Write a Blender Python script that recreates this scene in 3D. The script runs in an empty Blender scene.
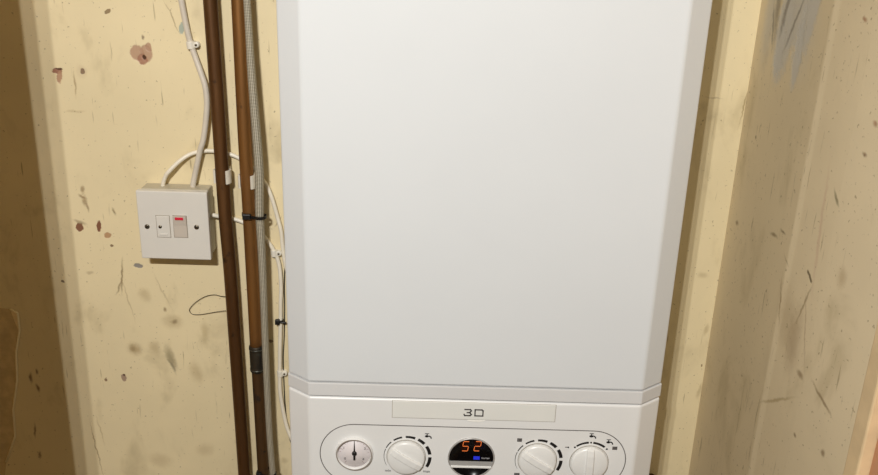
import bpy, bmesh, math, random
from mathutils import Vector, Matrix
random.seed(7)
SC = bpy.context.scene
COL = SC.collection
PI = math.pi
# ------------------------------------------------------------------ camera model
F = 878.1
PITCH, ROLL, YAW = 0.36003, 0.03165, 0.007435
H0 = 1.75
CAM = Vector((-0.0241, -1.0175, H0))
cy, sy, cp, sp = math.cos(YAW), math.sin(YAW), math.cos(PITCH), math.sin(PITCH)
FW = Vector((sy*cp, cy*cp, -sp)); RT0 = Vector((cy, -sy, 0)); UP0 = RT0.cross(FW)
RT = math.cos(ROLL)*RT0 + math.sin(ROLL)*UP0
UP = -math.sin(ROLL)*RT0 + math.cos(ROLL)*UP0
def ray(x, y): return FW + RT*((x-439)/F) - UP*((y-237.5)/F)
def P(x, y, d=0.0):
    """point on the vertical plane that stands d metres in front of the back wall"""
    r = ray(x, y); t = (-d-CAM.y)/r.y
    return CAM + r*t
def PV(x, y, q, n):
    r = ray(x, y); t = (Vector(q)-CAM).dot(Vector(n))/r.dot(Vector(n))
    return CAM + r*t
cam = bpy.data.cameras.new('camera'); co = bpy.data.objects.new('camera', cam); COL.objects.link(co)
co.matrix_world = Matrix.Translation(CAM) @ Matrix((RT, UP, -FW)).transposed().to_4x4()
cam.sensor_width = 36; cam.lens = F/878*36; cam.clip_start = .01
SC.camera = co
SC.view_settings.view_transform = 'Standard'; SC.view_settings.look = 'None'
SC.view_settings.gamma = 1; SC.view_settings.use_curve_mapping = False
SC.view_settings.exposure = 0.0

# ------------------------------------------------------------------ materials
def lin(c):
    return tuple(((v/255)/12.92 if v/255 <= .04045 else ((v/255+.055)/1.055)**2.4) for v in c) + (1,)
class NT:
    def __init__(s, name):
        s.m = bpy.data.materials.new(name); s.m.use_nodes = True
        s.t = s.m.node_tree; s.n = s.t.nodes; s.b = s.n['Principled BSDF']
    def new(s, typ, **k):
        n = s.n.new(typ)
        for a, v in k.items(): setattr(n, a, v)
        return n
    def link(s, a, b): s.t.links.new(a, b)
    def setin(s, n, i, v):
        if hasattr(v, 'links'): s.link(v, n.inputs[i])
        else: n.inputs[i].default_value = v
    def math(s, op, a, b=0.0, clamp=False):
        n = s.new('ShaderNodeMath', operation=op, use_clamp=clamp); s.setin(n, 0, a); s.setin(n, 1, b); return n.outputs[0]
    def mix(s, f, a, b):
        n = s.new('ShaderNodeMix', data_type='RGBA'); s.setin(n, 0, f); s.setin(n, 6, a); s.setin(n, 7, b); return n.outputs[2]
    def noise(s, vec, scale, detail=3, rough=.55, dist=0):
        n = s.new('ShaderNodeTexNoise'); s.link(vec, n.inputs['Vector'])
        n.inputs['Scale'].default_value = scale; n.inputs['Detail'].default_value = detail
        n.inputs['Roughness'].default_value = rough; n.inputs['Distortion'].default_value = dist; return n
    def ramp(s, v, lo, hi, a=0.0, b=1.0):
        n = s.new('ShaderNodeMapRange'); n.interpolation_type = 'SMOOTHSTEP'; s.setin(n, 0, v)
        for i, q in ((1, lo), (2, hi), (3, a), (4, b)): n.inputs[i].default_value = q
        return n.outputs[0]
    def coord(s): return s.new('ShaderNodeTexCoord').outputs['Object']
    def mapping(s, vec, loc=(0,0,0), rot=(0,0,0), sca=(1,1,1), typ='POINT'):
        n = s.new('ShaderNodeMapping', vector_type=typ); s.link(vec, n.inputs[0])
        n.inputs[1].default_value = loc; n.inputs[2].default_value = rot; n.inputs[3].default_value = sca
        return n.outputs[0]
    def bump(s, h, strength, dist=.001):
        n = s.new('ShaderNodeBump'); s.link(h, n.inputs['Height']); n.inputs['Strength'].default_value = strength
        n.inputs['Distance'].default_value = dist; s.link(n.outputs[0], s.b.inputs['Normal'])
def mat(name, c, rough=.5, metal=0, var=.06, scale=40, spec=.5, coat=0, emit=None, es=1, bump=0, bscale=300):
    k = NT(name); v = k.coord(); a = lin(c)
    nz = k.noise(v, scale, 3)
    lo = tuple(q*(1-var) for q in a[:3])+(1,); hi = tuple(min(1, q*(1+var)) for q in a[:3])+(1,)
    k.link(k.mix(k.ramp(nz.outputs[0], .3, .7), lo, hi), k.b.inputs['Base Color'])
    k.b.inputs['Roughness'].default_value = rough; k.b.inputs['Metallic'].default_value = metal
    k.b.inputs['Specular IOR Level'].default_value = spec; k.b.inputs['Coat Weight'].default_value = coat
    if emit: k.b.inputs['Emission Color'].default_value = lin(emit); k.b.inputs['Emission Strength'].default_value = es
    if bump: k.bump(k.noise(v, bscale, 2).outputs[0], bump, .0006)
    return k.m

def wall_mat(name, base, marks, seed=0, rough=.45):
    """marks: (centre point, half width, half height, rotation, colour, strength, raggedness) on the y=0 plane,
       or on a side wall when given in (y,z)."""
    k = NT(name); v = k.coord()
    b = lin(base)
    n1 = k.noise(k.mapping(v, (seed, 0, 0)), 5, 4).outputs[0]
    n2 = k.noise(v, 28, 5, .6).outputs[0]
    c = k.mix(k.ramp(n1, .3, .72), tuple(q*.93 for q in b[:3])+(1,), tuple(q*1.03 for q in b[:3])+(1,))
    sm = k.noise(k.mapping(v, (3, 1, seed), (0, .2, 0), (1, 1, .6)), 16, 4, .6, .4).outputs[0]
    c = k.mix(k.math('MULTIPLY', k.ramp(sm, .52, .74), .36), c, lin((150, 132, 92)))      # smudges
    sp_ = k.noise(v, 230, 2, .5).outputs[0]
    c = k.mix(k.math('MULTIPLY', k.ramp(sp_, .66, .74), .5), c, lin((110, 90, 60)))      # flecks of dirt
    st = k.noise(k.mapping(v, (seed, 7, 2), (0, .35, 0), (260, 260, 22)), 1, 2, .5).outputs[0]
    lm = k.noise(v, 9, 2).outputs[0]
    c = k.mix(k.math('MULTIPLY', k.math('MULTIPLY', k.ramp(st, .65, .74), k.ramp(lm, .45, .6)), .5), c, lin((115, 98, 66)))  # rubbed scratches
    wz = k.noise(v, 55, 3, .6)
    ws = k.new('ShaderNodeVectorMath', operation='MULTIPLY_ADD'); k.link(wz.outputs['Color'], ws.inputs[0])
    ws.inputs[1].default_value = (.008,)*3; ws.inputs[2].default_value = (-.004,)*3
    wa = k.new('ShaderNodeVectorMath', operation='ADD'); k.link(v, wa.inputs[0]); k.link(ws.outputs[0], wa.inputs[1])
    wv = wa.outputs[0]
    rg = k.math('SUBTRACT', k.noise(v, 140, 3, .7).outputs[0], .5)
    hsum = None
    for (ctr, rx, rz, rot, colr, stg, rag, axis) in marks:
        if axis == 'x':
            q = k.mapping(wv, (ctr[0], 0, ctr[2]), (0, rot, 0), (rx, 1000, rz), 'TEXTURE')
        else:
            q = k.mapping(wv, (0, ctr[1], ctr[2]), (-rot, 0, 0), (1000, rx, rz), 'TEXTURE')
        ln = k.new('ShaderNodeVectorMath', operation='LENGTH'); k.link(q, ln.inputs[0])
        d = k.math('ADD', ln.outputs['Value'], k.math('MULTIPLY', rg, rag))
        soft = (.3 if axis == 'y' else .15) if stg > .75 else .8
        m = k.math('MULTIPLY', k.ramp(d, 1-soft, 1+soft, 1, 0), stg if stg > .58 else stg*.72)
        c = k.mix(m, c, lin(colr))
        if stg > .75: hsum = m if hsum is None else k.math('ADD', hsum, m)
    k.link(c, k.b.inputs['Base Color'])
    k.b.inputs['Roughness'].default_value = rough; k.b.inputs['Specular IOR Level'].default_value = .35
    h = k.math('ADD', k.math('MULTIPLY', n2, .6), k.math('MULTIPLY', n1, 1.2))
    if hsum is not None: h = k.math('SUBTRACT', h, hsum)
    k.bump(h, .35, .0012)
    return k.m

# ------------------------------------------------------------------ mesh helpers
def tag(o, label=None, cat=None, group=None, kind=None):
    if label: o['label'] = label
    if cat: o['category'] = cat
    if group: o['group'] = group
    if kind: o['kind'] = kind
    return o
def obj(name, bm, m, parent=None, smooth=False, bevel=0, seg=2):
    me = bpy.data.meshes.new(name)
    bmesh.ops.recalc_face_normals(bm, faces=bm.faces)
    bm.to_mesh(me); bm.free()
    if isinstance(m, (list, tuple)):
        for q in m: me.materials.append(q)
    else: me.materials.append(m)
    o = bpy.data.objects.new(name, me); COL.objects.link(o)
    if smooth:
        for p_ in me.polygons: p_.use_smooth = True
    if bevel:
        b = o.modifiers.new('bevel', 'BEVEL'); b.width = bevel; b.segments = seg; b.limit_method = 'ANGLE'; b.angle_limit = .5 if name != 'wall_right' else .03
        b.harden_normals = False
    if parent: o.parent = parent; o.matrix_parent_inverse = Matrix.Translation(-parent.location)
    return o
def empty(name, loc):
    o = bpy.data.objects.new(name, None); o.location = loc; o.empty_display_size = .02; COL.objects.link(o); return o
def bx(bm, lo, hi, mi=0):
    vs = [bm.verts.new((x, y, z)) for x in (lo[0], hi[0]) for y in (lo[1], hi[1]) for z in (lo[2], hi[2])]
    for f in ((0,1,3,2), (4,6,7,5), (0,4,5,1), (2,3,7,6), (0,2,6,4), (1,5,7,3)):
        bm.faces.new([vs[i] for i in f]).material_index = mi
def obb(bm, c, ax, ay, az, hx, hy, hz):
    c = Vector(c); vs = [bm.verts.new(c+ax*(a*hx)+ay*(b*hy)+az*(d*hz)) for a in (-1,1) for b in (-1,1) for d in (-1,1)]
    for f in ((0,1,3,2), (4,6,7,5), (0,4,5,1), (2,3,7,6), (0,2,6,4), (1,5,7,3)): bm.faces.new([vs[i] for i in f])
def prism(bm, pts, off, cap=True):
    """extrude a closed outline (3D points) by a vector"""
    off = Vector(off); a = [bm.verts.new(p) for p in pts]; b = [bm.verts.new(Vector(p)+off) for p in pts]; n = len(pts)
    for i in range(n): bm.faces.new((a[i], a[(i+1) % n], b[(i+1) % n], b[i]))
    if cap: bm.faces.new(a); bm.faces.new(b[::-1])
def smooth_path(pts, n=8):
    pts = [Vector(p) for p in pts]
    if len(pts) < 3: return pts
    q = [2*pts[0]-pts[1]] + pts + [2*pts[-1]-pts[-2]]; out = []
    for i in range(1, len(q)-2):
        a, b, c, d = q[i-1], q[i], q[i+1], q[i+2]
        for j in range(n):
            t = j/n
            out.append(.5*((2*b)+(c-a)*t+(2*a-5*b+4*c-d)*t*t+(3*b-a-3*c+d)*t**3))
    out.append(pts[-1]); return out
def tube(bm, path, r, seg=14, cap=True):
    path = [Vector(p) for p in path]; uvl = bm.loops.layers.uv.verify()
    rr = r if callable(r) else (lambda t: r)
    t0 = (path[1]-path[0]).normalized(); nrm = t0.orthogonal().normalized(); rings = []; L = 0; ls = []
    for i, p in enumerate(path):
        t = (path[min(i+1, len(path)-1)]-path[max(i-1, 0)]).normalized()
        nrm = (nrm - t*nrm.dot(t)).normalized(); bn = t.cross(nrm)
        if i: L += (p-path[i-1]).length
        ls.append(L); q = rr(i/(len(path)-1))
        rings.append([bm.verts.new(p+q*(nrm*math.cos(2*PI*k/seg)+bn*math.sin(2*PI*k/seg))) for k in range(seg)])
    for i in range(len(rings)-1):
        for k in range(seg):
            k2 = (k+1) % seg
            f = bm.faces.new((rings[i][k], rings[i][k2], rings[i+1][k2], rings[i+1][k])); f.smooth = True
            for lp, uv in zip(f.loops, ((k/seg, ls[i]), ((k+1)/seg, ls[i]), ((k+1)/seg, ls[i+1]), (k/seg, ls[i+1]))): lp[uvl].uv = uv
    if cap: bm.faces.new(rings[0][::-1]); bm.faces.new(rings[-1])
def lathe(bm, c, axis, prof, seg=40, up=None):
    """profile [(radius, height along axis)] revolved about axis through c"""
    axis = Vector(axis).normalized(); u = axis.orthogonal().normalized() if up is None else Vector(up); v = axis.cross(u); rings = []
    for r, h in prof:
        if r < 1e-7: rings.append([bm.verts.new(Vector(c)+axis*h)])
        else: rings.append([bm.verts.new(Vector(c)+axis*h+r*(u*math.cos(2*PI*k/seg)+v*math.sin(2*PI*k/seg))) for k in range(seg)])
    for a, b in zip(rings, rings[1:]):
        for k in range(seg):
            k2 = (k+1) % seg
            vs = [a[k % len(a)]] + ([a[k2]] if len(a) > 1 else []) + ([b[k2]] if len(b) > 1 else []) + [b[k % len(b)]]
            if len(vs) > 2: bm.faces.new(vs).smooth = True
FRONT = Vector((0, -1, 0)); X = Vector((1, 0, 0)); Z = Vector((0, 0, 1))
def blob_text(name, s, size, loc, m, parent, bold=0.0, align='CENTER'):
    cu = bpy.data.curves.new(name, 'FONT'); cu.body = s; cu.size = size; cu.align_x = align; cu.align_y = 'CENTER'
    cu.extrude = .00008; cu.offset = bold
    t = bpy.data.objects.new(name+'_tmp', cu); COL.objects.link(t)
    bpy.context.view_layer.update()
    me = bpy.data.meshes.new_from_object(t.evaluated_get(bpy.context.evaluated_depsgraph_get()))
    bpy.data.objects.remove(t)
    me.transform(Matrix.Translation(loc) @ Matrix.Rotation(PI/2, 4, 'X'))
    me.materials.clear(); me.materials.append(m)
    o = bpy.data.objects.new(name, me); COL.objects.link(o); o.parent = parent
    o.matrix_parent_inverse = Matrix.Translation(-parent.location)
    return o

# ------------------------------------------------------------------ colours
white = mat('white_enamel', (219, 222, 224), .32, var=.012, scale=6, spec=.4, bump=.02, bscale=60)
white2 = mat('white_plastic', (232, 232, 231), .38, var=.015, scale=10, bump=.03, bscale=500)
knobw = mat('knob_plastic', (234, 234, 232), .3, var=.01, spec=.6)
badge_m = mat('badge_plastic', (230, 230, 225), .4, var=.01)
ink = mat('black_ink', (20, 18, 18), .5, var=.05)
grey_ink = mat('grey_ink', (76, 70, 68), .5, var=.05)
seam_m = mat('dark_gap', (70, 66, 60), .7)
boxw = mat('switch_box_plastic', (220, 216, 208), .35, var=.015, scale=20)
rock = mat('rocker_plastic', (200, 190, 178), .35, var=.02)
redm = mat('red_lens', (190, 40, 60), .15, coat=.5, emit=(190, 30, 55), es=.25)
screwm = mat('screw_metal', (120, 112, 98), .3, .9, var=.2, scale=200)
blackp = mat('black_nylon', (22, 21, 22), .4, var=.1)
cablew = mat('white_cable', (238, 230, 212), .38, var=.04, scale=60)
cableg = mat('grey_white_cable', (212, 203, 188), .38, var=.05, scale=60)
clipw = mat('white_clip', (232, 226, 212), .35, var=.04, scale=80)
floor_m = mat('concrete_floor', (130, 122, 108), .8, var=.15, scale=8, bump=.3)
ceil_m = mat('ceiling_paint', (205, 195, 170), .8, var=.04)
pink_m = mat('door_frame_paint', (206, 150, 112), .6, var=.04, scale=20)
chromem = mat('silver_trim', (205, 205, 205), .3, .5, var=.03)
glassb = mat('black_display_glass', (10, 8, 9), .22, var=.1, spec=.12)
digm = mat('amber_led', (230, 110, 40), .4, emit=(255, 140, 80), es=.5)
bluem = mat('blue_lamp', (30, 40, 190), .4, emit=(35, 50, 210), es=.45)
bwhite = mat('pale_print', (190, 190, 195), .5)
dialm = mat('dial_face', (232, 224, 224), .5, var=.01)
tapem = mat('clear_tape_film', (206, 184, 142), .25, var=.12, scale=60)

def copper(name, c1, c2, dark, rough=.42, metal=.75, blot=.62):
    k = NT(name); v = k.coord()
    n = k.noise(k.mapping(v, (0, 0, 0), (0, 0, 0), (60, 60, 9)), 1, 5, .6).outputs[0]
    c = k.mix(k.ramp(n, .35, .65), lin(c1), lin(c2))
    b = k.noise(v, 45, 4, .65).outputs[0]
    c = k.mix(k.math('MULTIPLY', k.ramp(b, blot, blot+.12), .8), c, lin(dark))
    k.link(c, k.b.inputs['Base Color']); k.b.inputs['Metallic'].default_value = metal
    k.link(k.ramp(n, .2, .8, rough-.08, rough+.12), k.b.inputs['Roughness'])
    k.bump(b, .15, .0004); return k.m
cop_dark = copper('brown_aged_copper', (88, 58, 30), (102, 68, 34), (52, 36, 22), .5, .55)
cop = copper('warm_aged_copper', (146, 102, 54), (128, 88, 46), (90, 62, 36), .45, .6)
cop_low = copper('dull_brown_copper', (92, 64, 32), (76, 54, 32), (46, 40, 34), .55, .5, .55)
joint_m = copper('blackened_joint', (66, 58, 46), (44, 40, 34), (74, 80, 74), .5, .5, .55)
solder = mat('solder_ring', (96, 98, 92), .35, .7, var=.2, scale=200)

# braided hose
k = NT('braided_sleeve'); uv = k.new('ShaderNodeTexCoord').outputs['UV']
sx = k.new('ShaderNodeSeparateXYZ'); k.link(uv, sx.inputs[0])
a = k.math('MULTIPLY', sx.outputs[0], 13*PI); bb = k.math('MULTIPLY', sx.outputs[1], 1900)
w1 = k.math('SINE', k.math('ADD', a, bb)); w2 = k.math('SINE', k.math('SUBTRACT', a, bb))
w = k.math('MULTIPLY', w1, w2)
k.link(k.mix(k.ramp(w, -.6, .7), lin((112, 104, 84)), lin((204, 197, 178))), k.b.inputs['Base Color'])
k.b.inputs['Roughness'].default_value = .5; k.b.inputs['Metallic'].default_value = .1
k.bump(w, .5, .0006); braid = k.m

# ------------------------------------------------------------------ walls
def mk(px, py, rx, ry, rot, c, s, rag=.8): return (P(px, py), rx/890, ry/770, rot, c, s, rag, 'x')
CH = (150, 104, 84); DK = (92, 66, 48); SM = (142, 122, 84); GY = (140, 134, 128)
back_marks = [
 mk(137.5, 54, 7, 7.5, 0, (182, 146, 120), .9, .35), mk(146, 54, 6, 7.5, .1, (182, 146, 120), .9, .35), mk(149, 48, 3, 4, 0, (182, 146, 120), .9, .35), mk(142, 60, 5, 5, 0, (166, 122, 98), .95, .6),
 mk(144, 58, 1.8, 2.2, 0, (70, 45, 30), .9), mk(57, 71, 6, 3, .15, CH, .95, 1), mk(60, 77, 3, 6, .2, (176, 136, 108), .9, .8),
 mk(59, 69, 4, .9, .1, (80, 50, 36), .9), mk(82, 71, 2, 3, 0, DK, .85), mk(82, 71, 4, 5, 0, (180, 150, 122), .4),
 mk(75, 84, .8, 9, .05, (150, 122, 84), .6), mk(143, 37, 1.2, 2, 0, DK, .7), mk(108, 11, 3.5, 1.6, -.5, (120, 95, 60), .8),
 mk(80, 227, 4, 4.2, 0, (128, 84, 62), .95, 1.2), mk(80, 222, 6, 1.5, .4, (140, 120, 90), .6), mk(99, 226, 3, 5, 0, (126, 78, 56), .95, 1.1),
 mk(108, 235, 3.5, 3, .2, (174, 128, 88), .8, 1.3), mk(112, 246, 1.8, 1.6, 0, (110, 82, 54), .8), mk(114, 212, 1.3, 3, -.3, (120, 100, 66), .7),
 mk(83, 190, 2, 3, .2, (130, 100, 64), .6, 2), mk(84, 200, 2, 5, .1, (130, 100, 64), .6, 2), mk(87, 207, 1.2, 4, -.2, (120, 90, 60), .6, 1.5), mk(82, 196, 4, 1, .4, (130, 100, 64), .6, 1.5),
 mk(122, 276, 1, 14, .14, (116, 92, 58), .7, .8), mk(119, 287, .9, 7, .5, (116, 92, 58), .6, .8), mk(128, 300, .7, 18, -.2, (150, 126, 84), .5),
 mk(138, 266, 5, 2.4, .1, (132, 130, 128), .9, 1.2), mk(162, 290, .8, 14, -.35, (150, 128, 88), .45), mk(165, 309, 1.5, 2.4, 0, (126, 100, 66), .7),
 mk(173, 322, 9, 6, .1, (150, 126, 84), .5), mk(174, 322, 3, 2, 0, (118, 94, 62), .6), mk(135, 349, 7, 5, .6, (152, 126, 84), .6), mk(132, 348, 3, 3, 0, (134, 108, 70), .5),
 mk(155, 348, 6, 6, -.4, (154, 130, 88), .5), mk(171, 358, 3.5, 11, -.3, (132, 120, 90), .65), mk(172, 366, 1.6, 7, -.35, (104, 96, 78), .6),
 mk(145, 295, 5, 6, -.5, (164, 140, 96), .5), mk(196, 372, 6, 10, -.2, (166, 142, 98), .5), mk(205, 332, 4, 9, 0, (164, 142, 96), .5),
 mk(106, 380, 2, 2, 0, (112, 82, 60), .8), mk(124, 378, 2.6, 4.5, 0, (160, 134, 116), .9), mk(124, 375, 1.4, 1.4, 0, (90, 66, 46), .8),
 mk(63, 281, 2, 1.2, .6, (90, 74, 66), .8), mk(90, 272, 3, 1.5, 0, (130, 104, 66), .5), mk(182, 29, 3, 5, .1, (150, 168, 160), .8, 1),
 mk(100, 430, .8, 14, -.15, (150, 124, 80), .5), mk(160, 460, 12, 7, .2, (160, 134, 92), .4), mk(205, 450, 9, 6, -.2, (160, 134, 92), .4),
 mk(97, 450, .7, 26, -.1, (120, 94, 60), .6), mk(271, 341, 2.4, 1.8, 0, (104, 78, 48), .85), mk(278, 222, .8, 5, .5, (112, 92, 60), .6),
 mk(172, 18, .6, 12, -.4, (140, 120, 86), .6), mk(75, 111, 9, 1, 0, (180, 154, 106), .5), mk(284, 460, 4, 3, .1, (160, 140, 96), .5),
 mk(31, 378, 1.6, 5, .1, (90, 56, 26), .75), mk(38, 388, 1.6, 4, -.2, (90, 56, 26), .75), mk(37, 371, 1.3, 3, 0, (90, 56, 26), .7), mk(35, 430, 1.2, 7, .1, (90, 56, 26), .65), mk(40, 455, 1.5, 4, 0, (90, 56, 26), .65),
 mk(714, 98, 7, .7, .1, (120, 96, 60), .5), mk(702, 365, 1, 1.4, 0, (120, 98, 62), .8),
 mk(738, 170, .8, 9, .15, (140, 118, 76), .5), mk(744, 105, .7, 14, .12, (140, 116, 70), .6), mk(706, 330, 2, 5, .2, (150, 128, 84), .5), mk(700, 390, 2, 7, .2, (150, 128, 84), .5), mk(703, 275, 5, 3, .2, (150, 128, 84), .45)]
XR = .337; YL = -.44
wall_b = wall_mat('cream_wall_paint', (234, 218, 178), back_marks)
bm = bmesh.new(); bx(bm, (-.72, 0, 0), (XR, .06, 2.7)); tag(obj('wall_back', bm, wall_b), kind='structure')
wall_l = wall_mat('cream_wall_paint_left', (232, 208, 156), [], 5)
bm = bmesh.new(); bx(bm, (-.78, -.48, 0), (-.72, .06, 2.7)); tag(obj('wall_left', bm, wall_l), kind='structure')
# cupboard front frame that shades the left end of the back wall
bm = bmesh.new(); JX = -.417
prism(bm, [(-1.0, -.40, 0), (JX-.03, -.40, 0), (JX+.012, -.40, 2.7), (-1.0, -.40, 2.7)], (0, -.07, 0))
tag(obj('trim_1', bm, mat('frame_paint_left', (205, 178, 130), .5)), kind='structure')
# right wall: flat, a shallow vertical ridge, then slightly splayed towards the room, ending in a door frame
yr = -.193
ang = math.radians(9)
dr = Vector((math.sin(ang), -math.cos(ang), 0)); nr = Vector((math.cos(ang), math.sin(ang), 0))
q0 = Vector((XR, yr, 0))
e1 = PV(862, 405, q0, nr); s1 = (Vector((e1.x, e1.y, 0))-q0).length
def side(y): return Vector((XR + max(0, -(y-yr))*math.tan(ang), y, 0))
def mr(px, py, rx, ry, rot, c, s, rag=.8):
    p = PV(px, py, (XR, 0, 0), (1, 0, 0))
    if p.y < yr: p = PV(px, py, q0, nr)
    if rx < .013 and ry < .013: rx *= .7; ry *= .7; s *= .9
    return (p, rx, ry, rot, c, s, rag, 'y')
ST = (150, 144, 134); ST2 = (188, 184, 176)
rm = [mr(770, 18, .014, .04, 0, ST2, .6, 1), mr(806, 30, .02, .04, -.1, ST2, .5, 1.2), mr(796, 8, .030, .040, 0, ST2, .8, .9), mr(784, 35, .022, .045, 0, ST2, .85, .9), mr(780, 50, .012, .03, 0, ST2, .85, 1), mr(798, 52, .010, .035, 0, ST2, .8, 1.1), mr(812, 8, .015, .05, -.2, ST2, .8, .9),
 mr(778, 8, .006, .03, .1, (124, 116, 104), .7, 1.2), mr(786, 10, .004, .025, -.2, (112, 104, 94), .7, 1.2), mr(795, 22, .002, .03, -.5, (110, 104, 96), .7), mr(773, 26, .002, .02, .3, (112, 106, 98), .7),
 mr(737, 223, .005, .004, 0, (108, 84, 54), .8), mr(774, 235, .012, .0025, .1, (112, 92, 62), .8), mr(783, 232, .008, .002, 0, (104, 84, 58), .8),
 mr(786, 260, .01, .0015, -.6, (120, 98, 66), .6), mr(809, 276, .009, .003, -.6, (90, 78, 54), .9), mr(836, 199, .010, .0022, -.8, (110, 104, 76), .8), mr(842, 278, .008, .012, 0, (146, 118, 80), .6),
 mr(780, 300, .001, .02, .2, (130, 106, 72), .6), mr(803, 305, .0012, .02, -.3, (130, 110, 76), .6), mr(785, 320, .014, .03, .2, (140, 116, 80), .4), mr(793, 340, .01, .03, 0, (128, 100, 70), .5),
 mr(800, 375, .008, .004, -.3, (118, 92, 62), .7), mr(775, 400, .03, .0015, .6, (150, 130, 90), .6), mr(822, 400, .016, .0015, -.4, (116, 92, 60), .7), mr(795, 435, .003, .003, 0, (108, 82, 54), .8), mr(823, 453, .004, .005, 0, (116, 92, 62), .8),
 mr(756, 137, .003, .003, 0, (104, 84, 54), .8), mr(865, 20, .004, .003, 0, (140, 92, 64), .8), mr(875, 124, .004, .003, 0, (140, 92, 64), .8), mr(865, 155, .004, .003, 0, (120, 92, 64), .8),
 mr(820, 230, .002, .05, .1, (176, 130, 112), .4), mr(805, 330, .001, .03, .3, (140, 110, 84), .5), mr(740, 410, .001, .04, 0, (136, 118, 80), .5), mr(752, 224, .0015, .009, 0, (104, 84, 54), .7)]
wall_r = wall_mat('cream_wall_paint_right', (212, 195, 162), rm, 2)
bm = bmesh.new()
def sidep(s): return q0 + dr*s
prof = [Vector((XR, 0, 0)), Vector((XR, yr+.005, 0)), Vector((XR+.0021, yr-.004, 0)), sidep(.06), sidep(s1),
        sidep(s1)+Vector((.055, .06, 0)), Vector((XR+.15, .06, 0)), Vector((XR, .06, 0))]
prism(bm, prof, (0, 0, 2.7)); tag(obj('wall_right', bm, wall_r, bevel=.002, seg=4), kind='structure')
a1 = sidep(s1); a2v = PV(872, 437, a1, nr)
bm = bmesh.new(); a2 = Vector((a2v.x, a2v.y, 0))
prism(bm, [a1-dr*.004-nr*.0007, a2+Vector((-.006, 0, 0)), a2+Vector((.09, .0, 0)), a1+Vector((.09, .04, 0))], (0, 0, 2.7))
tag(obj('trim_2', bm, mat('frame_paint_right', (226, 200, 158), .5), bevel=.002), kind='structure')
bm = bmesh.new(); a3 = a2+Vector((.004, -.0006, 0))
prism(bm, [a3, a3+Vector((-.004, -.06, 0)), a3+Vector((.1, -.06, 0)), a3+Vector((.1, 0, 0))], (0, 0, 2.7))
tag(obj('trim_3', bm, pink_m, bevel=.002), kind='structure')
bm = bmesh.new(); bx(bm, (-2.2, -2.6, -.05), (2.2, .06, 0)); tag(obj('floor', bm, floor_m), kind='structure')
bm = bmesh.new(); bx(bm, (-2.2, -2.6, 2.7), (2.2, .06, 2.75)); tag(obj('ceiling', bm, ceil_m), kind='structure')

# ------------------------------------------------------------------ boiler
OFF = .0255; WO = .2; WA = .1757; DC = .1921; DF = .2105
ZS = H0-.4865; ZL = ZS+.016; ZT = ZS+.60; ZB = ZS-.135
boiler = empty('boiler', (OFF, 0, ZB))
tag(boiler, 'white wall-hung boiler with chamfered casing, round dials and a glowing number display', 'boiler')
def outline(g=0, z=0, y0=0.0):
    return [(OFF-WO+g, y0, z), (OFF-WO+g, -DC+g*.3, z), (OFF-WA+g*.6, -DF+g, z), (OFF+WA-g*.6, -DF+g, z), (OFF+WO-g, -DC+g*.3, z), (OFF+WO-g, y0, z)]
bm = bmesh.new(); prism(bm, outline(.0008, ZL+.0006), (0, 0, ZT-ZL)); obj('casing', bm, white, boiler, bevel=.0022, seg=3)
bm = bmesh.new(); prism(bm, outline(0, ZS+.0009), (0, 0, ZL-ZS-.0012)); obj('casing_rim', bm, mat('rim_enamel', (217, 217, 217), .35, var=.01), boiler, bevel=.0006)
bm = bmesh.new(); prism(bm, outline(.003, ZS-.003), (0, 0, .01)); obj('seam_gasket', bm, seam_m, boiler)
bm = bmesh.new(); prism(bm, outline(0.0, ZB), (0, 0, ZS-ZB-.0008)); panel = obj('control_panel', bm, white2, boiler, bevel=.0026, seg=4)
# badge strip just below the seam
A = P(392.7, 398.5, DF); B_ = P(554.5, 421.8, DF)
zt = ZS-.0028; zb = (P(393, 417, DF).z+B_.z)/2
bm = bmesh.new(); bx(bm, (A.x-.0006, -DF-.0001, zb-.0006), (B_.x+.0006, -DF+.003, zt+.0004)); obj('badge_recess', bm, mat('recess_line', (176, 170, 160), .6), panel)
bm = bmesh.new(); bx(bm, (A.x, -DF-.0007, zb), (B_.x, -DF+.003, zt)); badge = obj('badge_strip', bm, badge_m, panel, bevel=.0004)
# finger notch under the badge
n0 = P(476, 422, DF); bm = bmesh.new()
pts = [(n0.x-.010, -DF-.0006, zb-.0008)] + [(n0.x+.010*math.cos(t), -DF-.0006, zb-.0008-.0022*math.sin(t)) for t in [PI-PI*i/10 for i in range(1, 10)]] + [(n0.x+.010, -DF-.0006, zb-.0008)]
prism(bm, pts, (0, .002, 0)); obj('finger_notch', bm, mat('notch_gloss', (250, 248, 242), .2), panel, bevel=.0003)
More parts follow.
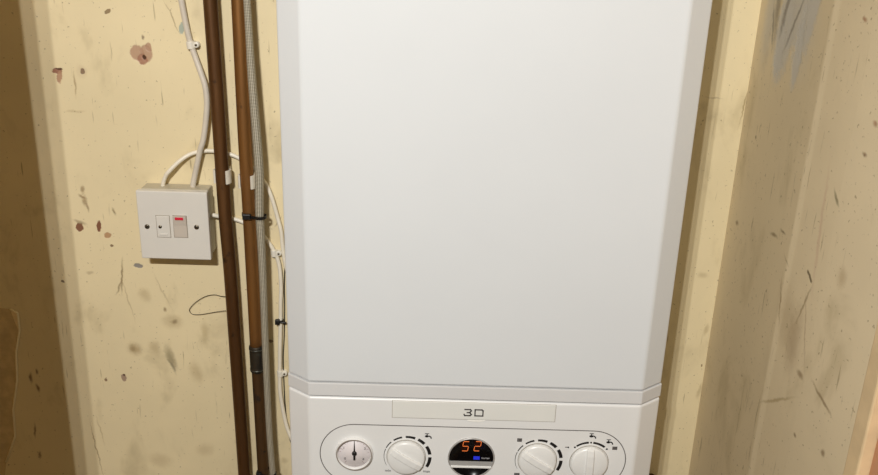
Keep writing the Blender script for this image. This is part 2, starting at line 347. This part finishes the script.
# number 30
def bars(name, segs, th, m, parent, y, dep=.0003):
    bm = bmesh.new()
    for (x0, z0, x1, z1) in segs:
        a_, b_ = Vector((x0, y, z0)), Vector((x1, y, z1)); d_ = (b_-a_); L = d_.length; d_.normalize()
        obb(bm, (a_+b_)/2, d_, FRONT, d_.cross(FRONT), L/2+th*.5, dep, th/2)
    return obj(name, bm, m, parent)
c30 = P(473.5, 412.3, DF); hw = .0042; hh = .0037
x3 = c30.x-.0058; x0_ = c30.x+.0058; zc = c30.z; yy = -DF-.0008
bars('size_number', [(x3-hw*.8, zc+hh, x3+hw*.6, zc+hh), (x3+hw*.6, zc+hh, x3+hw*.8, zc+hh*.6), (x3+hw*.8, zc+hh*.6, x3+hw*.4, zc), (x3-hw*.2, zc, x3+hw*.4, zc), (x3+hw*.4, zc, x3+hw*.85, zc-hh*.6),
     (x3+hw*.85, zc-hh*.6, x3+hw*.5, zc-hh), (x3-hw*.8, zc-hh, x3+hw*.5, zc-hh), (x3-hw*.8, zc-hh, x3-hw, zc-hh*.6),
     (x0_-hw, zc+hh, x0_+hw*.7, zc+hh), (x0_+hw*.7, zc+hh, x0_+hw, zc+hh*.7), (x0_+hw, zc+hh*.7, x0_+hw, zc-hh), (x0_-hw, zc-hh, x0_+hw, zc-hh), (x0_-hw, zc-hh, x0_-hw, zc+hh)], .0013, grey_ink, panel, yy)
# stadium outline round the controls
zt_ = (P(351, 424.4, DF).z + P(594, 430.9, DF).z)/2
xl = P(320.2, 455, DF).x; xr = P(625.3, 462, DF).x; R_ = .0375; zcn = zt_-R_
def ring_strip(bm, path, w, y, dep=.0002, closed=True):
    n = len(path); L = []
    for i, p in enumerate(path):
        a_ = path[(i-1) % n] if closed else path[max(i-1, 0)]; b_ = path[(i+1) % n] if closed else path[min(i+1, n-1)]
        t = (Vector(b_)-Vector(a_)).normalized(); nn = Vector((t.y, -t.x)); ww = w(i/(n-1)) if callable(w) else w
        L.append((Vector(p)+nn*ww/2, Vector(p)-nn*ww/2))
    v = [[bm.verts.new((q.x, y, q.y)) for q in pr] + [bm.verts.new((q.x, y-dep, q.y)) for q in pr] for pr in L]
    for i in range(n if closed else n-1):
        a_, b_ = v[i], v[(i+1) % n]
        bm.faces.new((a_[2], a_[3], b_[3], b_[2])); bm.faces.new((a_[0], a_[2], b_[2], b_[0])); bm.faces.new((a_[1], b_[1], b_[3], a_[3]))
    if not closed:
        for q in (v[0], v[-1]): bm.faces.new((q[0], q[1], q[3], q[2]))
pth = [Vector((xl+R_+R_*math.cos(PI/2+PI*i/28), zcn+R_*math.sin(PI/2+PI*i/28))) for i in range(29)] + \
      [Vector((xr-R_+R_*math.cos(-PI/2+PI*i/28), zcn+R_*math.sin(-PI/2+PI*i/28))) for i in range(29)]
bm = bmesh.new(); ring_strip(bm, pth, .0009, -DF+.0001); obj('panel_outline', bm, grey_ink, panel)

def disc_c(px, py): q = P(px, py, DF); return Vector((q.x, -DF, q.z))
# pressure gauge
g = disc_c(354.4, 452.9); RG = (P(373, 455, DF).x-P(335.6, 455, DF).x)/2
bm = bmesh.new(); lathe(bm, g, FRONT, [(RG, -.002), (RG, .0012), (RG*.97, .0040), (RG*.90, .0040), (RG*.87, .0006), (RG*.87, -.002)], 56)
gauge = obj('pressure_gauge', bm, white2, boiler)
bm = bmesh.new(); lathe(bm, g, FRONT, [(0, .0004), (RG*.868, .0004), (RG*.868, -.001)], 48); obj('dial_face', bm, dialm, gauge)
bm = bmesh.new(); lathe(bm, g, FRONT, [(RG*.90, .0040), (RG*.93, .0046), (RG*.96, .0040)], 48); obj('gauge_bezel', bm, mat('grey_bezel', (150, 140, 132), .4), gauge)
bm = bmesh.new(); yn = -DF-.0012
prism(bm, [(g.x-.0009, yn, g.z), (g.x+.0009, yn, g.z), (g.x+.0002, yn, g.z+RG*.80), (g.x-.0002, yn, g.z+RG*.80)], (0, -.0004, 0))
bx(bm, (g.x-.0011, yn-.0004, g.z-RG*.42), (g.x+.0011, yn, g.z)); lathe(bm, g, FRONT, [(.0026, .0004), (.0026, .0020), (0, .0022)], 20)
obj('needle', bm, ink, gauge)
segs = []
for i in range(21):
    t = math.radians(230-i*14); ro = RG*.80; ri = RG*(.66 if i % 5 == 0 else .72)
    if 3 < i < 17 or i % 5 == 0: segs.append((g.x+ri*math.cos(t), g.z+ri*math.sin(t), g.x+ro*math.cos(t), g.z+ro*math.sin(t)))
bars('dial_ticks', segs, .00028, mat('tick_ink', (150, 130, 130), .5), gauge, -DF-.0005, .0001)
for s_, dx, dz in (('0', -.50, -.36), ('1', -.56, .30), ('3', .56, .30), ('4', .48, -.36)):
    blob_text('dial_digit', s_, .0042, (g.x+RG*dx, -DF-.0006, g.z+RG*dz), grey_ink, gauge)

# rotary knobs
def knob(px, py, rad, ang):
    c = disc_c(px, py); bm = bmesh.new()
    lathe(bm, c, FRONT, [(rad, -.001), (rad, .0035), (rad*.985, .0045), (rad*.90, .0052), (rad*.5, .0060), (0, .0062)], 64)
    kn = obj('knob', bm, knobw, boiler)
    d_ = Vector((math.cos(ang), 0, math.sin(ang))); s_ = Vector((-math.sin(ang), 0, math.cos(ang))); bm = bmesh.new()
    secs = []
    for t, wd, ht in ((-.97, .16, .0056), (-.93, .19, .0072), (-.6, .20, .0086), (0, .20, .0092), (.6, .20, .0086), (.93, .19, .0072), (.97, .16, .0056)):
        o_ = c + d_*(rad*t); w_ = rad*wd
        secs.append([bm.verts.new(o_+s_*(w_*a_)+FRONT*(.004+(ht-.004)*b_)) for a_, b_ in ((-1.05, 0), (-1, .85), (-.8, 1), (.8, 1), (1, .85), (1.05, 0))])
    for a_, b_ in zip(secs, secs[1:]):
        for i in range(5): bm.faces.new((a_[i], a_[i+1], b_[i+1], b_[i]))
    bm.faces.new(secs[0]); bm.faces.new(secs[-1][::-1])
    obj('knob_grip', bm, knobw, kn, bevel=.0004)
    bm = bmesh.new(); lathe(bm, c, FRONT, [(rad*1.02, -.0005), (rad*1.02, .0004), (rad*1.06, .0003), (rad*1.06, -.0005)], 64)
    obj('knob_collar', bm, mat('knob_gap', (168, 162, 152), .6), kn)
    return kn, c
def arcs(c, r, spans, parent, name='knob_scale'):
    bm = bmesh.new()
    for a0, a1, w0, w1 in spans:
        n = 12; path = [Vector((c.x+r*math.cos(math.radians(a0+(a1-a0)*i/n)), c.z+r*math.sin(math.radians(a0+(a1-a0)*i/n)))) for i in range(n+1)]
        ring_strip(bm, path, (lambda t, w0=w0, w1=w1: 1.55*(w0+(w1-w0)*t)), -DF+.0001, .0002, False)
    return obj(name, bm, ink, parent)
def dot(c, r, angs, parent):
    bm = bmesh.new()
    for a in angs:
        q = Vector((c.x+r*math.cos(math.radians(a)), -DF, c.z+r*math.sin(math.radians(a))))
        lathe(bm, q, FRONT, [(.0011, -.0001), (.0011, .0002), (0, .0002)], 12)
    obj('scale_dots', bm, ink, parent)
RK = .0202; RA = .0249
def span6(): return [(208, 158, .0002, .0005), (155, 134, .0006, .0009), (126, 103, .0011, .0014), (94, 70, .0016, .0019), (62, 42, .0021, .0023), (33, 8, .0023, .0024), (0, -30, .0024, .0022)]
def tap(px, py, w, parent):
    c = disc_c(px, py); y = -DF+.0001; bm = bmesh.new()
    def r(x0, z0, x1, z1): bx(bm, (c.x+x0*w, y-.0003, c.z+z0*w), (c.x+x1*w, y, c.z+z1*w))
    r(-.55, .62, .35, .78); r(-.2, .2, .0, .66)
    prism(bm, [(c.x+w*(-.15+.42*math.cos(t)), y, c.z+w*(.05+.28*math.sin(t))) for t in [2*PI*i/14 for i in range(14)]], (0, -.0003, 0))
    pts = [(-.1, .22), (.45, .25), (.85, -.05), (.95, -.5), (.7, -.5), (.6, -.15), (.3, 0), (-.1, -.1)]
    prism(bm, [(c.x+w*a_, y, c.z+w*b_) for a_, b_ in pts], (0, -.00031, 0))
    return obj('tap_symbol', bm, ink, parent)
def radiator(px, py, w, h, parent):
    c = disc_c(px, py); bm = bmesh.new()
    for i in range(5): bx(bm, (c.x-w/2+w*i/5+w*.02, -DF-.0002, c.z-h/2), (c.x-w/2+w*(i+.78)/5+w*.02, -DF+.0001, c.z+h/2))
    for z_ in (-.38, .0, .38): bx(bm, (c.x-w/2, -DF-.00015, c.z+h*z_-h*.09), (c.x+w/2, -DF+.0001, c.z+h*z_+h*.09))
    return obj('radiator_symbol', bm, grey_ink, parent)
k1, c1 = knob(406.2, 456.6, RK, math.radians(-33)); tag(k1, 'left control knob with its grip turned down to the right below a tap symbol')
arcs(c1+Vector((.0008, 0, 0)), RA, span6(), k1); tap(427.5, 436.5, .0050, k1)
a_ = disc_c(388, 470.5); blob_text('min_print', 'min', .0046, (a_.x, -DF-.0001, a_.z), ink, k1)
a_ = disc_c(426.5, 471.3); blob_text('max_print', 'max', .0046, (a_.x, -DF-.0001, a_.z), ink, k1)
k3, c3 = knob(537.3, 460.0, RK, math.radians(-33)); tag(k3, 'control knob beside a radiator symbol, grip turned down to the right')
arcs(c3+Vector((.0008, 0, 0)), RA, span6(), k3); radiator(519.6, 440.0, .0052, .0042, k3); radiator(516.8, 474.3, .006, .0035, k3)
k4, c4 = knob(588.8, 462.2, RK, math.radians(91)); tag(k4, 'rightmost control knob with upright grip')
arcs(c4, RA, [(127, 95, .0013, .0016), (84, 52, .0016, .0016)], k4); dot(c4, RA, (132, 89.5, 44), k4)
tap(592, 436.5, .0050, k4); tap(609, 442.5, .0050, k4); radiator(614.8, 448.2, .0054, .0040, k4)
c_ = disc_c(567, 447.2); bm = bmesh.new(); bx(bm, (c_.x-.0022, -DF-.0002, c_.z-.0003), (c_.x+.0018, -DF, c_.z+.0005)); bx(bm, (c_.x+.0008, -DF-.0002, c_.z-.001), (c_.x+.0022, -DF, c_.z+.0008))
obj('frost_symbol', bm, grey_ink, k4)
# display
dsp = disc_c(471.2, 457.6); RD = (P(494.4, 459, DF).x-P(448, 459, DF).x)/2
bm = bmesh.new(); lathe(bm, dsp, FRONT, [(RD, -.002), (RD, .001), (RD*.96, .0016), (RD*.955, .0004), (0, .0004)], 64)
disp = obj('display', bm, glassb, boiler); tag(disp, 'round black glass display')
bm = bmesh.new(); lathe(bm, dsp, FRONT, [(RD*1.0, -.001), (RD*1.015, .0008), (RD*.985, .0019), (RD*.955, .0017), (RD*.955, .0002)], 64); obj('display_bezel', bm, mat('display_ring', (176, 174, 172), .35, .3), disp)
zb0 = P(471, 460.8, DF).z; zb1 = P(471, 465.5, DF).z; zm = P(471, 467.2, DF).z
def chord(z): return math.sqrt(max(0, (RD*.955)**2-(z-dsp.z)**2))
bm = bmesh.new(); prism(bm, [(dsp.x-chord(zb0), -DF-.0006, zb0), (dsp.x+chord(zb0), -DF-.0006, zb0), (dsp.x+chord(zb1), -DF-.0006, zb1), (dsp.x-chord(zb1), -DF-.0006, zb1)], (0, -.0004, 0)); obj('silver_band', bm, chromem, disp)
bm = bmesh.new(); prism(bm, [(dsp.x-RD*.93, -DF-.0006, zb1), (dsp.x+RD*.93, -DF-.0006, zb1), (dsp.x+RD*.90, -DF-.0006, zm), (dsp.x-RD*.90, -DF-.0006, zm)], (0, -.0012, 0)); obj('white_lip', bm, knobw, disp, bevel=.0003)
def seg7(c, w, h, on, sl=.14):
    S = {'a': (-1, 1, 1, 1), 'g': (-1, 0, 1, 0), 'd': (-1, -1, 1, -1), 'f': (-1, 1, -1, 0), 'b': (1, 1, 1, 0), 'e': (-1, 0, -1, -1), 'c': (1, 0, 1, -1)}
    out = []
    for q in on:
        x0, z0, x1, z1 = S[q]; gx = (x1-x0)*.1; gz = (z1-z0)*.1
        x0 += gx; x1 -= gx; z0 += gz; z1 -= gz
        out.append((c[0]+w/2*x0+h/2*z0*sl, c[1]+h/2*z0, c[0]+w/2*x1+h/2*z1*sl, c[1]+h/2*z1))
    return out
d5 = P(465.6, 445.9, DF); d2 = P(477.6, 445.9, DF)
bars('temperature_digits', seg7((d5.x, d5.z), .0062, .0118, 'afgcd')+seg7((d2.x, d2.z), .0062, .0118, 'abged'), .0005, digm, disp, -DF-.0007, .0002)
q = P(476.6, 457.8, DF); bm = bmesh.new(); bx(bm, (q.x-.0035, -DF-.0009, q.z-.0019), (q.x+.0033, -DF-.0003, q.z+.0022)); obj('indicator_lamp', bm, bluem, disp, bevel=.0006)
q = P(485.6, 457.8, DF); blob_text('indicator_print', 'burner', .0032, (q.x, -DF-.0007, q.z), bwhite, disp)

# ------------------------------------------------------------------ switched spur box
BD = .035
tl = P(135.7, 191.6, BD); tr = P(207.2, 191.6, BD); bl = P(141.5, 258.6, BD); br = P(210.5, 259.9, BD)
x0 = (tl.x+bl.x)/2; x1 = (tr.x+br.x)/2; z1 = (tl.z+tr.z)/2; z0 = (bl.z+br.z)/2
sb = empty('fused_switch_box', ((x0+x1)/2, 0, z0)); tag(sb, 'square white fused switch box with a red neon lens, screwed to the cream wall', 'switch')
bm = bmesh.new(); bx(bm, (x0+.002, -.0225, z0+.002), (x1-.0018, 0, z1-.001)); obj('back_box', bm, mat('box_side', (190, 182, 162), .4, var=.02), sb, bevel=.0015)
box_gap = mat('box_gap', (62, 54, 44), .8)
bm = bmesh.new(); bx(bm, (x0+.004, -.0268, z0+.004), (x1-.0038, -.022, z1-.0025)); obj('box_gasket', bm, box_gap, sb)
bm = bmesh.new(); bx(bm, (x0, -BD, z0), (x1, -.0265, z1)); plate = obj('faceplate', bm, boxw, sb, bevel=.0013, seg=3)
def rectp(pxa, pya, pxb, pyb): a_ = P(pxa, pya, BD); b_ = P(pxb, pyb, BD); return a_.x, b_.z, b_.x, a_.z
r_ = rectp(156.0, 215.6, 170.9, 237.2); bm = bmesh.new(); bx(bm, (r_[0]-.0006, -BD-.0001, r_[1]-.0006), (r_[2]+.0006, -BD+.002, r_[3]+.0006)); obj('carrier_gap', bm, mat('gap_shade', (150, 140, 124), .7), plate)
bm = bmesh.new(); bx(bm, (r_[0], -BD-.0011, r_[1]), (r_[2], -BD+.001, r_[3])); fc = obj('fuse_carrier', bm, boxw, sb, bevel=.0006)
bm = bmesh.new(); bx(bm, (r_[0]+.003, -BD-.0018, r_[1]+.0022), (r_[2]-.003, -BD, r_[1]+.005)); obj('carrier_lip', bm, boxw, fc, bevel=.0005)
def screw(px, py, rad, parent, y, ang=.6):
    q = P(px, py, -y); c = Vector((q.x, y, q.z)); bm = bmesh.new()
    lathe(bm, c, FRONT, [(rad, -.0005), (rad, .0003), (rad*.8, .0009), (0, .0010)], 20)
    s_ = obj('screw', bm, screwm, parent); bm = bmesh.new(); d_ = Vector((math.cos(ang), 0, math.sin(ang)))
    obb(bm, c+FRONT*.0009, d_, FRONT, d_.cross(FRONT), rad*.85, .0003, rad*.14); obj('screw_slot', bm, blackp, s_)
screw(160.2, 226.8, .0021, fc.parent, -BD-.0011)
r_ = rectp(173.0, 215.8, 187.8, 237.4); bm = bmesh.new(); bx(bm, (r_[0]-.0006, -BD-.0001, r_[1]-.0006), (r_[2]+.0006, -BD+.002, r_[3]+.0006)); obj('switch_gap', bm, mat('gap_shade2', (140, 130, 114), .7), plate)
bm = bmesh.new(); xa, za, xb, zb_ = r_
prism(bm, [(xa, -BD-.0012, zb_), (xa, -BD-.0012, za), (xa, -BD+.001, za), (xa, -BD+.001, zb_)][::-1], (0, 0, 0)) if False else None
pr = [(xa, -BD+.001, zb_), (xa, -BD-.0032, zb_), (xa, -BD-.0012, zb_-(zb_-za)*.45), (xa, -BD-.0007, za), (xa, -BD+.001, za)]
prism(bm, pr, (xb-xa, 0, 0)); rk = obj('rocker', bm, rock, sb, bevel=.0004)
bm = bmesh.new(); zq = zb_-.0008; bx(bm, (xa+.0028, -BD-.0036, zq-.0034), (xb-.0030, -BD-.002, zq)); tag(obj('neon_lens', bm, redm, rk, bevel=.0004), 'red neon lens')
screw(147.2, 226.6, .0030, sb, -BD); screw(196.6, 227.2, .0030, sb, -BD, -.5)

# ------------------------------------------------------------------ pipes
def tpath(L, d, n=6): return smooth_path([P(a, b, d) if len(q_) == 2 else P(a, b, q_[2]) for q_ in L for a, b in (q_[:2],)], n)
def ext(path, ztop=2.69):
    a_, b_ = path[0], path[1]; t = (a_-b_).normalized(); t = t/t.z; return [a_+t*(ztop-a_.z)] + path
DP = .018
def pipe_path(L):
    p = [P(a, b, DP) for a, b in L]; t = (p[0]-p[1]); t = t/t.z
    up = p[0]+t*.35; up2 = Vector((up.x, up.y, 2.69)); e = (p[-1]-p[-2]); e = e/-e.z; dn = p[-1]+e*.2
    return up2, up, p, dn, Vector((dn.x, dn.y, .002))
u2, u1, pp, d1, d2_ = pipe_path([(210.2, 0), (220, 140), (224.7, 210), (230, 270), (235.6, 350), (239.5, 405), (244.2, 475)])
bm = bmesh.new(); tube(bm, smooth_path([u2, u1]+pp+[d1, d2_], 5), .0079, 28)
tag(obj('copper_pipe', bm, cop_dark), 'dark brown copper pipe running up the wall nearest the switch box', 'pipe', 'copper pipes beside the boiler')
u2, u1, pp, d1, d2_ = pipe_path([(238.3, 0), (244.8, 140), (249, 210), (252.2, 270), (256.5, 350), (259.5, 405), (263.5, 475)])
pe = empty('copper_pipe', d2_); tag(pe, 'lighter copper pipe nearer the boiler with a blackened soldered joint', 'pipe', 'copper pipes beside the boiler')
J0 = P(256.1, 345, DP); J1 = P(257.6, 371, DP)
top = [u2, u1]+[q for q in pp if q.z > J0.z]+[J0+(J1-J0)*.3]
bm = bmesh.new(); tube(bm, smooth_path(top, 5), .0079, 28); obj('upper_pipe', bm, cop, pe)
bm = bmesh.new(); tube(bm, smooth_path([J0+(J1-J0)*.6]+[q for q in pp if q.z < J1.z]+[d1, d2_], 5), .0075, 28); obj('lower_pipe', bm, cop_low, pe)
bm = bmesh.new(); jd = (J1-J0)
tube(bm, [J0+jd*t for t in (0, .04, .14, .18, .24, .76, .82, .86, .96, 1)], lambda t: [.0084, .0092, .0092, .0088, .0090, .0090, .0088, .0092, .0092, .0084][int(round(t*9))], 28); jt = obj('soldered_joint', bm, joint_m, pe)
for t in (.12, .90):
    bm = bmesh.new(); tube(bm, [J0+jd*(t-.02), J0+jd*(t), J0+jd*(t+.02)], .0094, 28); obj('solder_ring', bm, solder, jt)
# dark film of flux above the joint
# small copper pipe behind the boiler, lower right
q = P(656, 503, .06); bm = bmesh.new(); tube(bm, smooth_path([(q.x-.10, -.055, q.z-.004), (q.x-.01, -.055, q.z-.004), (q.x+.004, -.045, q.z-.004), (q.x+.006, 0, q.z-.004)], 6), .0075, 20)
tag(obj('copper_stub_pipe', bm, cop_dark), 'short dark copper pipe entering the wall under the right side of the boiler', 'pipe')

# pipe clips
def pipe_clip(px, py, hpx, r=.0079, name=None):
    """open jawed snap clip: base on the wall and two arms round the pipe"""
    c = P(px, py, DP); c.y = -DP; h = hpx/770/2; a = r+.0004; b = r+.0026
    e = empty('pipe_clip', (c.x, 0, c.z)); bm = bmesh.new(); bx(bm, (c.x-.007, -(DP-b+.0012), c.z-h), (c.x+.007, 0, c.z+h)); obj('clip_base', bm, clipw, e, bevel=.0008)
    a0 = math.radians(-52); n = 20; pts = []
    for i in range(n+1): t = a0+(math.radians(214)-a0)*i/n; pts.append((c.x+b*math.cos(t), -DP+b*math.sin(t), c.z-h))
    for i in range(n, -1, -1): t = a0+(math.radians(214)-a0)*i/n; pts.append((c.x+a*math.cos(t), -DP+a*math.sin(t), c.z-h))
    bm = bmesh.new(); prism(bm, pts, (0, 0, 2*h)); obj('clip_jaw', bm, clipw, e, bevel=.0003); return e
tag(pipe_clip(222.3, 176, 12.5), 'white plastic snap clip behind the dark copper pipe', 'pipe clip', 'pipe clips')
tag(pipe_clip(247, 181, 12.5), 'white plastic snap clip behind the lighter copper pipe', 'pipe clip', 'pipe clips')

# ------------------------------------------------------------------ braided hose
DH = .0290
L = [(247, 0), (251.3, 70), (257.0, 140), (259.4, 175), (259.5, 210), (262.6, 270), (265.6, 350), (268, 405), (270, 440), (273, 475)]
hp = [P(a, b, DH) for a, b in L]; t = hp[0]-hp[1]; t = t/t.z
hp = [Vector((hp[0].x+t.x*.4, hp[0].y, 2.69)), hp[0]+t*.4]+hp+[P(276, 500, DH), P(286, 560, DH)]
def hose_r(t):
    K = [(0, .0040), (.154, .0040), (.25, .0048), (.31, .0053), (.46, .0052), (.55, .0045), (.7, .0041), (1, .0041)]
    for (a, b), (c, d) in zip(K, K[1:]):
        if t <= c: return b+(d-b)*(t-a)/(c-a)
    return K[-1][1]
bm = bmesh.new(); tube(bm, smooth_path(hp, 8), hose_r, 22)
tag(obj('braided_hose', bm, braid), 'grey braided hose tied along the lighter copper pipe', 'hose')

# ------------------------------------------------------------------ cables
def cable(name, L, r, m, label, cat='cable', group=None, n=8):
    bm = bmesh.new(); tube(bm, smooth_path([P(*q) for q in L], n), r, 14); o = obj(name, bm, m); return tag(o, label, cat, group)
cable('power_cable', [(172, -60, .006), (178, -20, .006), (181.3, 0, .005), (187, 29.5, .005), (191.2, 45, .005), (196, 59, .006), (201, 73, .008), (205.6, 88.4, .01), (206.8, 109, .012), (203.6, 138, .012), (200.2, 150, .012), (196, 170, .010), (193.2, 184, .010), (193.0, 194, .010)], .0034, cableg,
      'grey-white power cable dropping from above into the top of the switch box')
cable('power_cable', [(163.0, 195, .010), (163.0, 185, .010), (165.2, 177, .012), (169.3, 171, .014), (180.2, 160.6, .010), (191.8, 153.6, .006), (206.5, 150.8, .0045), (220, 152, .0045), (233, 155.2, .0045), (244, 161, .0045), (253, 168.5, .0045), (260, 177, .0045), (266, 184.5, .005), (270.7, 194.5, .005), (274.4, 206, .005), (277.2, 216, .004), (281, 231, .004), (282.6, 246, .004), (285, 262, .004), (291, 285, .004), (298, 310, .006)], .0025, cablew,
      'white cable arching out of the switch box behind both pipes towards the boiler')
cable('power_cable', [(209.0, 215.2, .012), (213, 215.1, .012), (218.4, 216.2, .010), (226, 217.8, .006), (234, 219, .0045), (242, 221.6, .004), (252, 227, .004), (260, 232.5, .004), (266, 239, .004), (270.7, 245.5, .004), (274.6, 252, .004), (277.6, 259, .004), (279.8, 269, .004), (281, 287, .004), (280.6, 304, .004), (280.6, 320, .004), (279.9, 349, .004), (279.8, 369, .004), (279.8, 384, .004), (280.4, 394, .004), (282, 404, .004), (284.2, 416, .004), (288, 430, .006), (296, 448, .01)], .0026, cablew,
      'white cable leaving the right side of the switch box and clipped down beside the boiler')
cable('thin_wire', [(285, 262, .001), (284.3, 285, .001), (284.6, 305, .001), (284.2, 335, .001), (283.2, 357, .001), (283.8, 380, .001), (285.0, 404, .001), (287.2, 424, .001), (290.5, 441, .006), (298, 455, .01)], .0007, blackp,
      'thin black wire hanging beside the white cable at the boiler edge', 'wire')
cable('loose_wire', [(229, 297, .006), (221, 296.2, .004), (214, 294.8, .003), (205, 296.6, .003), (196, 302, .003), (190.5, 307.5, .003), (189.4, 310.8, .003), (192.5, 314.2, .003), (200, 314.6, .003), (209, 313.2, .003), (217, 311.8, .004), (226, 310.6, .006)], .00036, blackp,
      'thin loose dark wire looping out from behind the dark copper pipe', 'wire')

# cable clips with nail
def cable_clip(px, py, d, r, ang, nail, label, wpx=11):
    c = P(px, py, d); e = empty('cable_clip', (c.x, 0, c.z)); tag(e, label, 'cable clip', 'round cable clips')
    ax = Vector((math.cos(ang), 0, math.sin(ang))); up = Vector((-ax.z, 0, ax.x)); bm = bmesh.new(); h = .0042
    o = Vector((c.x, 0, c.z)); b = r+.0014; pts = []
    for i in range(15): t = PI*i/14; pts.append(o+ax*(b*math.cos(t))+FRONT*(d+b*math.sin(t))-up*h)
    pts.append(o-ax*b-up*h); pts.append(o+ax*b-up*h)
    prism(bm, pts, up*2*h)
    obj('clip_saddle', bm, clipw, e, bevel=.0005)
    bm = bmesh.new(); oo = o+ax*nail*(b+.0018)
    lathe(bm, oo, FRONT, [(.0034, 0), (.0034, d+r*.8), (.0028, d+r*.9), (0, d+r*.9)], 18); obj('nail_boss', bm, clipw, e)
    bm = bmesh.new(); lathe(bm, oo, FRONT, [(.0013, d), (.0013, d+r*.9+.0009), (0, d+r*.9+.0010)], 14); obj('nail', bm, screwm, e)
cable_clip(190.8, 45.0, .005, .0034, .1, 1, 'white cable clip holding the grey-white cable high above the switch box')
cable_clip(274.2, 253.2, .004, .0026, .05, 1, 'white cable clip by the boiler, level with the bottom of the switch box')
cable_clip(280.2, 373.2, .004, .0026, .05, 1, 'white cable clip by the boiler, just above the casing seam')

# cable ties
def tie_loop(cx, cz, pts_xy, h, label, hx, hy, hw=.004):
    e = empty('cable_tie', (cx, -.03, cz)); tag(e, label, 'cable tie', 'black cable ties')
    bm = bmesh.new(); n = len(pts_xy); v = []
    cc = Vector((sum(p[0] for p in pts_xy)/n, sum(p[1] for p in pts_xy)/n))
    for (x, y, dz) in pts_xy:
        dr_ = (Vector((x, y))-cc).normalized()*.0010
        v.append([bm.verts.new((x, y, cz+dz-h)), bm.verts.new((x, y, cz+dz+h)), bm.verts.new((x+dr_.x, y+dr_.y, cz+dz+h)), bm.verts.new((x+dr_.x, y+dr_.y, cz+dz-h))])
    for i in range(n):
        for k_ in range(4): bm.faces.new((v[i][k_], v[i][(k_+1) % 4], v[(i+1) % n][(k_+1) % 4], v[(i+1) % n][k_]))
    obj('strap', bm, blackp, e)
    bm = bmesh.new(); bx(bm, (hx-hw, hy-.0035, cz-.0034), (hx+hw, hy+.0015, cz+.0034)); obj('tie_head', bm, blackp, e, bevel=.0009)
    return e
def two_loop(c1_, r1, c2_, r2, slope=0):
    """convex belt round two circles (x,y)"""
    pts = []
    for (cx_, cy_), r in ((c1_, r1), (c2_, r2)):
        for i in range(36): t = 2*PI*i/36; pts.append((cx_+r*math.cos(t), cy_+r*math.sin(t)))
    pts = sorted(set(pts)); 
    def cr(o, a, b): return (a[0]-o[0])*(b[1]-o[1])-(a[1]-o[1])*(b[0]-o[0])
    lo = []
    for p in pts:
        while len(lo) > 1 and cr(lo[-2], lo[-1], p) <= 0: lo.pop()
        lo.append(p)
    up = []
    for p in reversed(pts):
        while len(up) > 1 and cr(up[-2], up[-1], p) <= 0: up.pop()
        up.append(p)
    hull = lo[:-1]+up[:-1]; mx = sum(p[0] for p in hull)/len(hull)
    return [(p[0], p[1], (p[0]-mx)*slope) for p in hull]
a_ = P(249.6, 216, DP); b_ = P(260.4, 214.5, DH)
tie_loop(a_.x, (a_.z+b_.z)/2, two_loop((a_.x, -DP), .0083, (b_.x, -DH), .0066, .05), .0018, 'black cable tie binding hose to lighter pipe, right of the switch box', a_.x-.001, -DP-.0105, .005)
a_ = P(263.2, 470, DP); b_ = P(272, 467, DH)
tie_loop(a_.x, a_.z, two_loop((a_.x, -DP), .0080, (b_.x, -DH), .0052, .25), .0014, 'black cable tie binding hose to lighter pipe at the bottom edge of the photo', a_.x-.004, -DP-.0095, .0035)
q = P(280.4, 320.5, .004)
e = tie_loop(q.x, q.z, [(q.x+.0033*math.cos(2*PI*i/20), -.004+.0033*math.sin(2*PI*i/20), 0) for i in range(20)], .0014, 'small black cable tie around the white cable, halfway between the two lower clips', q.x-.003, -.0075, .003)
bm = bmesh.new(); tube(bm, smooth_path([(q.x, -.009, q.z), (q.x+.004, -.0095, q.z-.0004), (q.x+.0085, -.0085, q.z-.0006)], 4), .0013, 8); obj('tie_tail', bm, blackp, e)

# ------------------------------------------------------------------ peeling tape strip on the shaded left end of the wall
pts = [(-20, 306), (10, 309), (17.5, 313), (19.5, 330), (16, 352), (17, 380), (13, 410), (15, 436), (6, 462), (3, 500), (-20, 520)]
bm = bmesh.new(); prism(bm, [P(a, b, .0004) for a, b in pts], (0, -.0004, 0))
tape = obj('torn_tape', bm, tapem); tag(tape, 'torn edge of thin brown film stuck to the shaded left end of the wall', 'tape')
bm = bmesh.new(); ed = [P(a, b, .0012) for a, b in pts[1:9]]; tube(bm, ed, .0013, 8)
obj('curled_edge', bm, mat('film_edge', (250, 236, 200), .35), tape)
bm = bmesh.new(); prism(bm, [P(a, b, .001) for a, b in ((10, 308.5), (18, 312.5), (18.5, 330), (15, 322))], (0, -.0005, 0)); obj('curled_corner', bm, mat('film_corner', (236, 214, 170), .35), tape)

# ------------------------------------------------------------------ light
world = bpy.data.worlds.new('room_light'); SC.world = world; world.use_nodes = True
world.node_tree.nodes['Background'].inputs[0].default_value = (1.0, .84, .62, 1)
world.node_tree.nodes['Background'].inputs[1].default_value = .22
LD, LX, LZ = 1.42, -.26, 2.22
for i in range(3):
    l = bpy.data.lights.new('ceiling_led', 'AREA'); l.shape = 'DISK'; l.size = .012; l.energy = 6.7; l.color = (1.0, .985, .955)
    o = bpy.data.objects.new('ceiling_led', l); COL.objects.link(o); o.location = (LX+(i-1)*.041, -LD, LZ)
    o.rotation_euler = (Vector((0, 0, 1.4))-o.location).to_track_quat('-Z', 'Y').to_euler()
